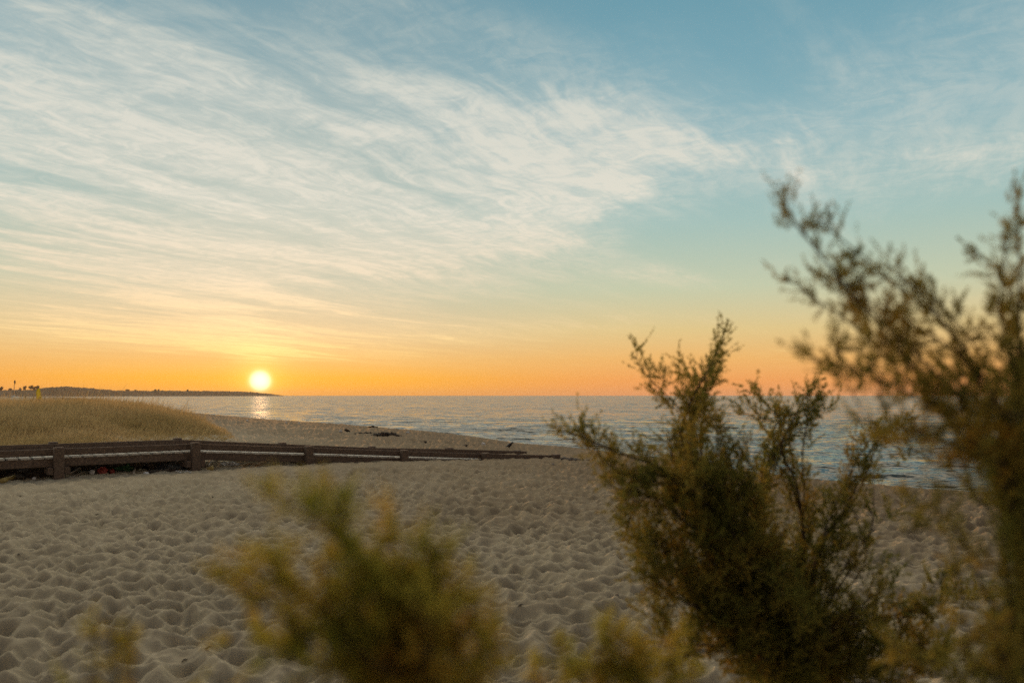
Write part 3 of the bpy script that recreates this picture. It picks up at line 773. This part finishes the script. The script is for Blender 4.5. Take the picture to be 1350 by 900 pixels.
m_ = MB(); m_.tube([(-.1, .6, .6), (.1, .6, 3.5), (.45, .6, 7.2)], [.13, .12, .09], 8); m_.build('mast', DARKMETAL, boat)
m_ = MB(); m_.lump((.43, .6, 6.6), (.32, .2, .75), .2, 9, 7, 8); m_.build('masthead_wrap', DARKMETAL, boat)
m_ = MB(); m_.tube([(.45, .6, 7.0), (.95, -1.2, .7)], .018, 5); m_.build('stay', DARKMETAL, boat)
Y = 190; f0 = at(51, 528.6, Y); f0.z = min(f0.z, gz(f0.x, f0.y) + 0.0)
fl = empty('beach_flag', f0, 'tall bright yellow beach flag with rounded top on the far beach', 'flag')
htop = at(51, 511.6, Y).z - f0.z
zl = np.linspace(0, 1, 18); hwid = .60 * np.sqrt(np.clip(1 - (np.clip(zl, .25, 1) - .25) ** 2.2 / .53, 0.0, 1)); hwid[-1] = .05
vs = []; fs = []
for i, (z_, h_) in enumerate(zip(zl, hwid)):
    zz_ = .25 + z_ * (htop - .25); y_ = .10 * math.sin(z_ * 7)
    for dy_ in (-.02, .02): vs += [(-h_, y_ + dy_, zz_), (0, y_ + dy_ + .03, zz_), (h_, y_ + dy_, zz_)]
for i in range(17):
    a, b = i * 6, i * 6 + 6
    fs += [(a, a + 1, b + 1, b), (a + 1, a + 2, b + 2, b + 1), (a + 4, a + 3, b + 3, b + 4), (a + 5, a + 4, b + 4, b + 5), (a + 3, a, b, b + 3), (a + 2, a + 5, b + 5, b + 2)]
m_ = MB(); m_.add(vs, fs); m_.build('cloth', FLAGY, fl, True)
m_ = MB(); m_.tube([(-.60, .06, -.1), (-.62, .06, htop * .5), (-.5, .06, htop * .85), (-.05, .06, htop * 1.0)], [.03, .028, .022, .012], 6); m_.build('pole', DARKMETAL, fl)
m_ = MB(); m_.bar((-.45, 0, .04), (.45, 0, .04), .6, .08); m_.build('base', DARKMETAL, fl)
for (px, y0, y1, lab) in [(33.3, 521.5, 526, 'wooden stake on the far beach between the catamaran and the yellow flag'), (44.5, 523, 527.5, 'thin stake just left of the yellow flag'),
                          (58.6, 523, 528, 'leaning wooden stake just right of the yellow flag'), (70.5, 523.8, 528, 'wooden stake standing alone further right of the yellow flag'),
                          (82, 524.2, 527.5, 'short stake left of the pale notice board on the far beach')]:
    a, b = at(px, y1, 190), at(px + (.9 if px == 58.6 else .3), y0, 190); a.z = min(a.z, gz(a.x, a.y)) - .1
    m_ = MB(); m_.tube([a, a.lerp(b, .5), b], [.11, .10, .09], 7); thing_mesh('wooden_stake', m_, BARK_FAR, lab, 'stake', 'stakes on the far beach')
Y = 175; s0 = at(94, 529, Y); s0.z = gz(s0.x, s0.y); sg_ = empty('notice_board', s0, 'small pale notice board on a post at the edge of the grass', 'sign')
hb = at(94, 525.0, Y).z - s0.z
m_ = MB(); m_.bar((0, .06, -.2), (0, .06, hb), .09, .09); m_.build('post', BARK_FAR, sg_)
m_ = MB(); m_.bar((-.3, 0, hb - .32), (.3, 0, hb - .32), .04, .6); m_.build('panel', HULL, sg_)

# ------------------------------------------------------------------ tamarisk shrubs in front of the camera
def leaf_mat(name, stops, trans):
    n = make_mat(name)
    f = n.noise(n.obj, 9.0, 3, 0.6); f2 = n.noise(n.obj, 60, 2, .5)
    ff_ = n.m('ADD', n.m('MULTIPLY', f, .75), n.m('MULTIPLY', f2, .25))
    c = n.ramp(ff_, stops)
    n.put(n.bsdf.inputs['Base Color'], c); n.bsdf.inputs['Roughness'].default_value = 0.7; n.bsdf.inputs['Specular IOR Level'].default_value = 0.25
    tr = n.new('ShaderNodeBsdfTranslucent'); n.put(tr.inputs[0], c)
    mx = n.new('ShaderNodeMixShader'); mx.inputs[0].default_value = trans
    n.l.new(n.bsdf.outputs[0], mx.inputs[1]); n.l.new(tr.outputs[0], mx.inputs[2]); n.l.new(mx.outputs[0], n.out.inputs[0])
    return n.mat
LEAF_A = leaf_mat('tamarisk_olive', [(0.32, (0.22, 0.25, 0.04)), (0.5, (0.42, 0.36, 0.06)), (0.66, (0.58, 0.37, 0.07))], .66)
LEAF_B = leaf_mat('tamarisk_dark', [(0.32, (0.14, 0.16, 0.034)), (0.5, (0.27, 0.235, 0.05)), (0.66, (0.42, 0.29, 0.06))], .62)
BARK = plain('tamarisk_bark', (0.055, 0.034, 0.024), .85, .35, 30)

def catmull(pts, n_):
    pts = [np.array(p, float) for p in pts]; P_ = [2 * pts[0] - pts[1]] + pts + [2 * pts[-1] - pts[-2]]; out = []
    for i in range(1, len(P_) - 2):
        for k in range(n_):
            t_ = k / n_; a, b, c_, d = P_[i - 1], P_[i], P_[i + 1], P_[i + 2]
            out.append(.5 * ((2 * b) + (-a + c_) * t_ + (2 * a - 5 * b + 4 * c_ - d) * t_ * t_ + (-a + 3 * b - 3 * c_ + d) * t_ ** 3))
    out.append(pts[-1]); return np.array(out)
def unit(v): return v / (np.linalg.norm(v) + 1e-9)
def shrub(name, label, root, limbs, leafmat, seed, extra, jit, needle=(.012, .0022), tw_len=.07, n_needle=34, cat='shrub'):
    """limbs: (control points [(px,py,Y)...], r0, side twigs per metre, side branch length, leafy from fraction)"""
    rg = np.random.default_rng(seed); wood = MB(); tw0 = []
    more = []
    for (ctrl, r0, per_m, blen, frac) in limbs:                     # side shoots that share the limb's foot
        for e in range(extra):
            L_ = np.linalg.norm(np.array(ctrl[-1]) - np.array(ctrl[2])) * jit
            ctrl = list(ctrl[:-1]) + [tuple(np.array(ctrl[-1]) * .75 + np.array(ctrl[-2]) * .25)]
            more.append(([ctrl[0], ctrl[1]] + [tuple(np.array(q) + rg.normal(0, L_ * (.55 + .25 * i), 3) * np.array([1, .8, .8]) - np.array([0, 0, L_ * .5])) for i, q in enumerate(ctrl[2:])], r0 * .6, per_m, blen, frac))
    limbs = list(limbs) + more; twd = []; twl = []
    ro = Vector(root)
    def grow(p, d, ln, r, depth):
        n_ = 6; pts = [p.copy()]; dd = unit(d)
        for i in range(n_):
            dd = unit(dd + rg.normal(0, .13, 3) + np.array([0, 0, .07])); pts.append(pts[-1] + dd * ln / n_)
        wood.tube([tuple(q - np.array(ro)) for q in pts], [max(r * (1 - .75 * i / n_), .0006) for i in range(n_ + 1)], 4)
        cnt = max(2, int(ln / (tw_len * .16)))
        for i in range(cnt):
            t_ = (i + rg.random()) / cnt * n_; k = min(int(t_), n_ - 1); q = pts[k] + (pts[k + 1] - pts[k]) * (t_ - k); ax = unit(pts[k + 1] - pts[k])
            s_ = unit(rg.normal(size=3)); s_ = unit(s_ - ax * s_.dot(ax))
            tl = tw_len * rg.uniform(.5, 1.1) * (1 - .35 * t_ / n_)
            if depth > 0 and rg.random() < .25: grow(q, ax * .8 + s_ * .8, ln * rg.uniform(.35, .6), r * .5, depth - 1)
            else: tw0.append(q); twd.append(unit(ax * .75 + s_ * .7 + np.array([0, 0, .15]))); twl.append(tl)
        tw0.append(pts[-1]); twd.append(dd); twl.append(tw_len * .8)
    for (ctrl, r0, per_m, blen, frac) in limbs:
        c3 = [np.array(q) for q in ctrl]
        path = catmull(c3, 7); seg = np.linalg.norm(np.diff(path, axis=0), axis=1); cum = np.concatenate([[0], np.cumsum(seg)]); tot = cum[-1]
        wood.tube([tuple(q - np.array(ro)) for q in path], [max(r0 * (1 - .85 * c_ / tot), .0008) for c_ in cum], 6)
        N = max(3, int(tot * (1 - frac) * per_m))
        for i in range(N):
            s_ = tot * (frac + (1 - frac) * (i + rg.random()) / N); k = min(np.searchsorted(cum, s_) - 1, len(seg) - 1); k = max(k, 0)
            q = path[k] + (path[k + 1] - path[k]) * ((s_ - cum[k]) / seg[k]); ax = unit(path[k + 1] - path[k])
            sd = unit(rg.normal(size=3) * np.array([1, .75, 1])); sd = unit(sd - ax * sd.dot(ax))
            fr = s_ / tot
            grow(q, ax * .9 + sd * .75 + np.array([0, 0, .12]), blen * rg.uniform(.55, 1.15) * (1.05 - .6 * fr ** 2), max(r0 * .25, .0014) * (1.2 - fr), 1)
        grow(path[-1], unit(path[-1] - path[-2]), blen * .6, max(r0 * .15, .001), 1)
    wood.build('trunk', BARK, None)
    trunk = COL.objects[-1]
    rootO = empty(name, root, label, cat); trunk.parent = rootO
    T0, TD, TL = np.array(tw0), np.array(twd), np.array(twl); nt = len(T0)
    # each twig: a bent thread plus scale leaves set round it
    bend = rg.normal(0, .25, (nt, 3)) + np.array([0, 0, .12])
    tpar = rg.random((nt, n_needle)) ** .85
    base_ = T0[:, None, :] + TD[:, None, :] * (TL[:, None] * tpar)[..., None] + bend[:, None, :] * ((tpar ** 2) * TL[:, None])[..., None]
    axd = TD[:, None, :] + bend[:, None, :] * tpar[..., None]
    nd = axd * 1.0 + rg.normal(0, .55, (nt, n_needle, 3)); nd /= np.linalg.norm(nd, axis=2)[..., None]
    ln = needle[0] * rg.uniform(.6, 1.25, (nt, n_needle)) * (1 - .4 * tpar)
    sdv = np.cross(nd, rg.normal(size=(nt, n_needle, 3))); sdv /= np.linalg.norm(sdv, axis=2)[..., None]
    wv_ = sdv * (needle[1] * rg.uniform(.7, 1.2, (nt, n_needle)))[..., None] * .5
    mid = base_ + nd * (ln * .45)[..., None]; tip = base_ + nd * ln[..., None]
    v = np.stack([base_, mid + wv_, tip, mid - wv_], 2).reshape(-1, 3) - np.array(ro)
    link_mesh('foliage', np_mesh('foliage', v, np.arange(len(v)).reshape(-1, 4)), leafmat, rootO)
    return nt * n_needle
tot = 0
def low(px, Y, z): p = at(px, 600, Y); return (p.x, p.y, z)
# 1: the sharp one right of centre, about 2.4 m away
r1 = at(1040, 900, 2.45); R1 = (r1.x, r1.y, gz(r1.x, r1.y))
def from1(*c): return [(R1[0], R1[1], R1[2])] + [tuple(at(1045, 905, 2.43))] + [tuple(at(*q)) for q in c]
limbs1 = [
    (from1((1120, 830, 2.3), (1180, 810, 2.25), (1215, 800, 2.2), (1235, 775, 2.2)), .007, 26, .10, .45),
    (from1((1110, 900, 2.25), (1160, 900, 2.2), (1200, 890, 2.2), (1230, 870, 2.2)), .007, 32, .10, .3),
    (from1((985, 770, 2.35), (905, 600, 2.30), (905, 545, 2.3), (938, 478, 2.28))[0:], .017, 26, .13, .34),
    (from1((960, 700, 2.4), (925, 600, 2.45), (930, 525, 2.42), (912, 500, 2.4)), .012, 26, .12, .45),
    (from1((960, 720, 2.25), (880, 625, 2.2), (825, 600, 2.2), (750, 570, 2.22)), .014, 60, .065, .45),
    (from1((950, 740, 2.2), (860, 650, 2.15), (835, 645, 2.15), (828, 655, 2.1)), .011, 34, .12, .42),
    (from1((1000, 740, 2.5), (1010, 620, 2.55), (1030, 560, 2.55), (1012, 535, 2.5)), .013, 26, .11, .45),
    (from1((1060, 740, 2.5), (1050, 640, 2.5), (1030, 590, 2.5), (1055, 535, 2.45)), .013, 24, .10, .50),
    (from1((1075, 740, 2.4), (1120, 660, 2.4), (1150, 590, 2.42), (1178, 570, 2.4)), .013, 24, .11, .50),
    (from1((1090, 800, 2.35), (1135, 730, 2.3), (1150, 690, 2.3), (1152, 650, 2.3)), .010, 16, .09, .55),
    (from1((950, 800, 2.25), (880, 730, 2.2), (865, 722, 2.2), (858, 705, 2.2)), .010, 34, .13, .35),
    (from1((970, 830, 2.2), (905, 795, 2.15), (872, 770, 2.1), (862, 745, 2.1)), .009, 32, .12, .35),
    (from1((990, 780, 2.3), (950, 690, 2.25), (930, 650, 2.25), (915, 610, 2.2)), .012, 34, .14, .35),
    (from1((1020, 780, 2.35), (990, 690, 2.3), (975, 640, 2.3), (960, 600, 2.3)), .012, 34, .14, .35),
    (from1((1000, 860, 2.2), (930, 850, 2.15), (890, 850, 2.1), (870, 830, 2.1)), .008, 30, .12, .3),
    (from1((1040, 820, 2.3), (1000, 760, 2.25), (985, 740, 2.2), (965, 700, 2.2)), .010, 32, .13, .3),
    (from1((1080, 850, 2.3), (1110, 810, 2.25), (1130, 800, 2.2), (1160, 780, 2.2)), .008, 26, .11, .3),
    (from1((1100, 880, 2.3), (1150, 860, 2.25), (1180, 850, 2.2), (1215, 850, 2.2)), .008, 34, .12, .2),
    (from1((1060, 880, 2.25), (1060, 840, 2.2), (1050, 810, 2.2), (1040, 790, 2.15)), .008, 34, .12, .2),
    (from1((1010, 890, 2.25), (980, 850, 2.2), (960, 830, 2.2), (940, 800, 2.15)), .008, 36, .13, .2),
]
tot += shrub('tamarisk_shrub', 'large dark tamarisk shrub with upright sprays, standing right of the middle', R1, limbs1, LEAF_B, 3, 2, .075, (.015, .0036), .062, 24)
# 2: blurred tree at the right edge, about 1.1 m away
r2 = at(1370, 900, 1.12); R2 = (r2.x, r2.y, gz(r2.x, r2.y))
def from2(*c): return [R2, tuple(at(1360, 880, 1.12)), tuple(at(1335, 690, 1.10))] + [tuple(at(*q)) for q in c]
def fan2(*c): return [R2, tuple(at(1372, 880, 1.12))] + [tuple(at(*q)) for q in c]
limbs2 = [
    (fan2((1330, 620, 1.09), (1240, 500, 1.07), (1128, 390, 1.05), (1045, 290, 1.05)), .009, 34, .050, .60),
    (fan2((1325, 640, 1.10), (1215, 520, 1.10), (1125, 430, 1.10), (1062, 385, 1.10)), .007, 34, .045, .66),
    (fan2((1340, 600, 1.12), (1265, 450, 1.13), (1170, 365, 1.12), (1100, 308, 1.12)), .007, 30, .050, .62),
    (fan2((1345, 600, 1.11), (1270, 470, 1.11), (1225, 400, 1.10), (1185, 365, 1.10)), .007, 30, .045, .62),
    (fan2((1320, 640, 1.05), (1230, 540, 1.03), (1140, 492, 1.02), (1070, 472, 1.02)), .006, 40, .028, .66),
    (fan2((1350, 600, 1.14), (1300, 480, 1.14), (1262, 430, 1.15), (1235, 395, 1.15)), .006, 30, .040, .62),
    (fan2((1320, 640, 1.07), (1240, 540, 1.05), (1190, 470, 1.05), (1160, 445, 1.05)), .006, 34, .042, .62),
    (fan2((1360, 600, 1.10), (1345, 460, 1.07), (1345, 380, 1.04), (1342, 290, 1.04)), .008, 36, .042, .52),
    (fan2((1360, 600, 1.15), (1345, 440, 1.15), (1322, 365, 1.15), (1298, 342, 1.15)), .005, 30, .030, .70),
    (fan2((1358, 620, 1.12), (1350, 500, 1.12), (1335, 450, 1.12), (1322, 420, 1.12)), .006, 36, .045, .55),
    (fan2((1320, 640, 1.02), (1275, 575, 0.99), (1240, 560, .98), (1212, 572, .98)), .006, 50, .042, .60),
    (fan2((1330, 660, 1.02), (1300, 600, 0.98), (1275, 610, .97), (1258, 640, .97)), .006, 44, .042, .55),
    (fan2((1345, 650, 1.04), (1330, 560, 1.02), (1305, 530, 1.0), (1275, 520, 1.0)), .006, 50, .050, .52),
    (fan2((1358, 660, 1.08), (1355, 580, 1.07), (1348, 530, 1.06), (1340, 490, 1.05)), .006, 48, .050, .48),
    (fan2((1310, 800, 1.08), (1275, 720, 1.05), (1245, 680, 1.03), (1200, 662, 1.0)), .005, 24, .030, .66),
    (fan2((1340, 840, 1.05), (1330, 770, 1.02), (1325, 725, 1.0)), .005, 34, .040, .55),
    (fan2((1358, 820, 1.04), (1357, 740, 1.0), (1350, 680, 1.0)), .006, 44, .045, .50),
    (fan2((1320, 900, 1.06), (1290, 850, 1.0), (1275, 825, 1.0)), .005, 40, .040, .60),
    (fan2((1290, 930, 1.14), (1230, 885, 1.1), (1200, 865, 1.1)), .005, 44, .045, .62),
    (fan2((1345, 910, 1.02), (1325, 870, .98), (1315, 850, .98)), .005, 44, .045, .58),
]
tot += shrub('tamarisk_tree', 'tall blurred tamarisk at the right edge with feathery branches across the sky', R2, limbs2, LEAF_B, 5, 1, .11, (.0095, .0021), .036, 30, 'tree')
# 3: blurred bush at the bottom, about 0.6 m away
r3 = at(540, 900, .62); R3 = (r3.x, r3.y, gz(r3.x, r3.y))
def from3(*c): return [R3, tuple(at(540, 980, .62))] + [tuple(at(*q)) for q in c]
limbs3 = [
    (from3((520, 860, .61), (500, 760, .60), (462, 712, .59), (425, 672, .58)), .006, 55, .028, .58),
    (from3((520, 870, .60), (490, 770, .60), (468, 745, .59), (450, 715, .58)), .005, 49, .030, .55),
    (from3((500, 880, .60), (440, 810, .59), (400, 778, .58), (352, 760, .57)), .005, 55, .026, .64),
    (from3((490, 880, .59), (430, 815, .58), (400, 795, .58), (365, 790, .57)), .004, 49, .026, .64),
    (from3((530, 850, .62), (540, 770, .62), (528, 745, .62), (522, 720, .62)), .006, 46, .036, .48),
    (from3((540, 850, .60), (560, 790, .60), (562, 765, .60), (555, 745, .60)), .005, 46, .036, .44),
    (from3((560, 850, .60), (590, 810, .60), (600, 805, .60), (602, 790, .60)), .005, 49, .032, .48),
    (from3((580, 890, .60), (605, 860, .59), (606, 845, .58), (610, 830, .58)), .005, 49, .030, .45),
    (from3((490, 900, .58), (450, 860, .57), (430, 820, .57), (425, 780, .56)), .005, 46, .034, .45),
    (from3((500, 930, .58), (455, 900, .57), (425, 885, .57), (400, 870, .56)), .005, 62, .030, .45),
    (from3((520, 900, .58), (500, 850, .57), (480, 820, .56), (470, 790, .56)), .005, 46, .036, .42),
    (from3((560, 920, .57), (580, 880, .56), (570, 850, .56), (560, 820, .55)), .005, 43, .036, .4),
    (from3((590, 940, .58), (610, 915, .57), (622, 900, .57), (632, 875, .57)), .005, 65, .030, .4),
    (from3((470, 890, .60), (400, 850, .60), (355, 840, .60), (315, 845, .60)), .004, 24, .018, .66),
]
tot += shrub('tamarisk_bush', 'low blurred olive tamarisk bush close to the camera at the bottom', R3, limbs3, LEAF_A, 9, 1, .15, (.0085, .0019), .024, 24)
# 4, 5: sprigs poking up at the bottom edge
r4 = at(830, 900, .75); R4 = (r4.x, r4.y, gz(r4.x, r4.y))
limbs4 = [([R4, tuple(at(825, 1000, .75)), tuple(at(812, 900, .75)), tuple(at(805, 848, .75))], .003, 120, .030, .86),
          ([R4, tuple(at(800, 1000, .75)), tuple(at(780, 920, .74)), tuple(at(765, 892, .74))], .003, 120, .028, .86),
          ([R4, tuple(at(840, 1000, .74)), tuple(at(840, 930, .73)), tuple(at(845, 893, .73))], .003, 120, .030, .86),
          ([R4, tuple(at(760, 1000, .76)), tuple(at(715, 920, .76)), tuple(at(708, 885, .76))], .002, 60, .016, .9),
          ([R4, tuple(at(880, 1000, .75)), tuple(at(890, 930, .75)), tuple(at(905, 905, .75))], .003, 120, .028, .86)]
tot += shrub('tamarisk_sprigs', 'thin ochre tamarisk sprigs poking up at the bottom between the two bushes', R4, limbs4, LEAF_A, 12, 0, 0, (.008, .002), .024, 18)
r5 = at(140, 900, .6); R5 = (r5.x, r5.y, gz(r5.x, r5.y))
limbs5 = [([R5, tuple(at(145, 1000, .6)), tuple(at(150, 920, .6)), tuple(at(155, 878, .6))], .002, 24, .013, .9),
          ([R5, tuple(at(130, 1000, .6)), tuple(at(115, 930, .6)), tuple(at(95, 915, .6))], .002, 24, .013, .9),
          ([R5, tuple(at(160, 1000, .6)), tuple(at(185, 930, .6)), tuple(at(230, 915, .6))], .002, 22, .013, .9)]
tot += shrub('tamarisk_sprigs', 'faint blurred tamarisk sprigs in the bottom left corner', R5, limbs5, LEAF_A, 15, 0, 0, (.0075, .002), .022, 14)
print('needles', tot)

# ------------------------------------------------------------------ sea haze
n_m = bpy.data.materials.new('haze_air'); n_m.use_nodes = True
n = NT(n_m.node_tree); n.n.clear(); out = n.new('ShaderNodeOutputMaterial'); pv = n.new('ShaderNodeVolumePrincipled')
pv.inputs['Color'].default_value = (1.0, 0.80, 0.58, 1); pv.inputs['Density'].default_value = 0.00006; pv.inputs['Anisotropy'].default_value = 0.35
n.l.new(pv.outputs[0], out.inputs['Volume'])
m_ = MB(); X = 9400; z0_, z1_ = -7.5, 46.0
m_.add([(-X, -X, z0_), (X, -X, z0_), (X, X, z0_), (-X, X, z0_), (-X, -X, z1_), (X, -X, z1_), (X, X, z1_), (-X, X, z1_)],
       [(3, 2, 1, 0), (4, 5, 6, 7), (0, 1, 5, 4), (1, 2, 6, 5), (2, 3, 7, 6), (3, 0, 4, 7)])
hz = m_.build('haze', n_m); tag(hz, 'thin warm sea haze', 'haze', None, 'stuff')
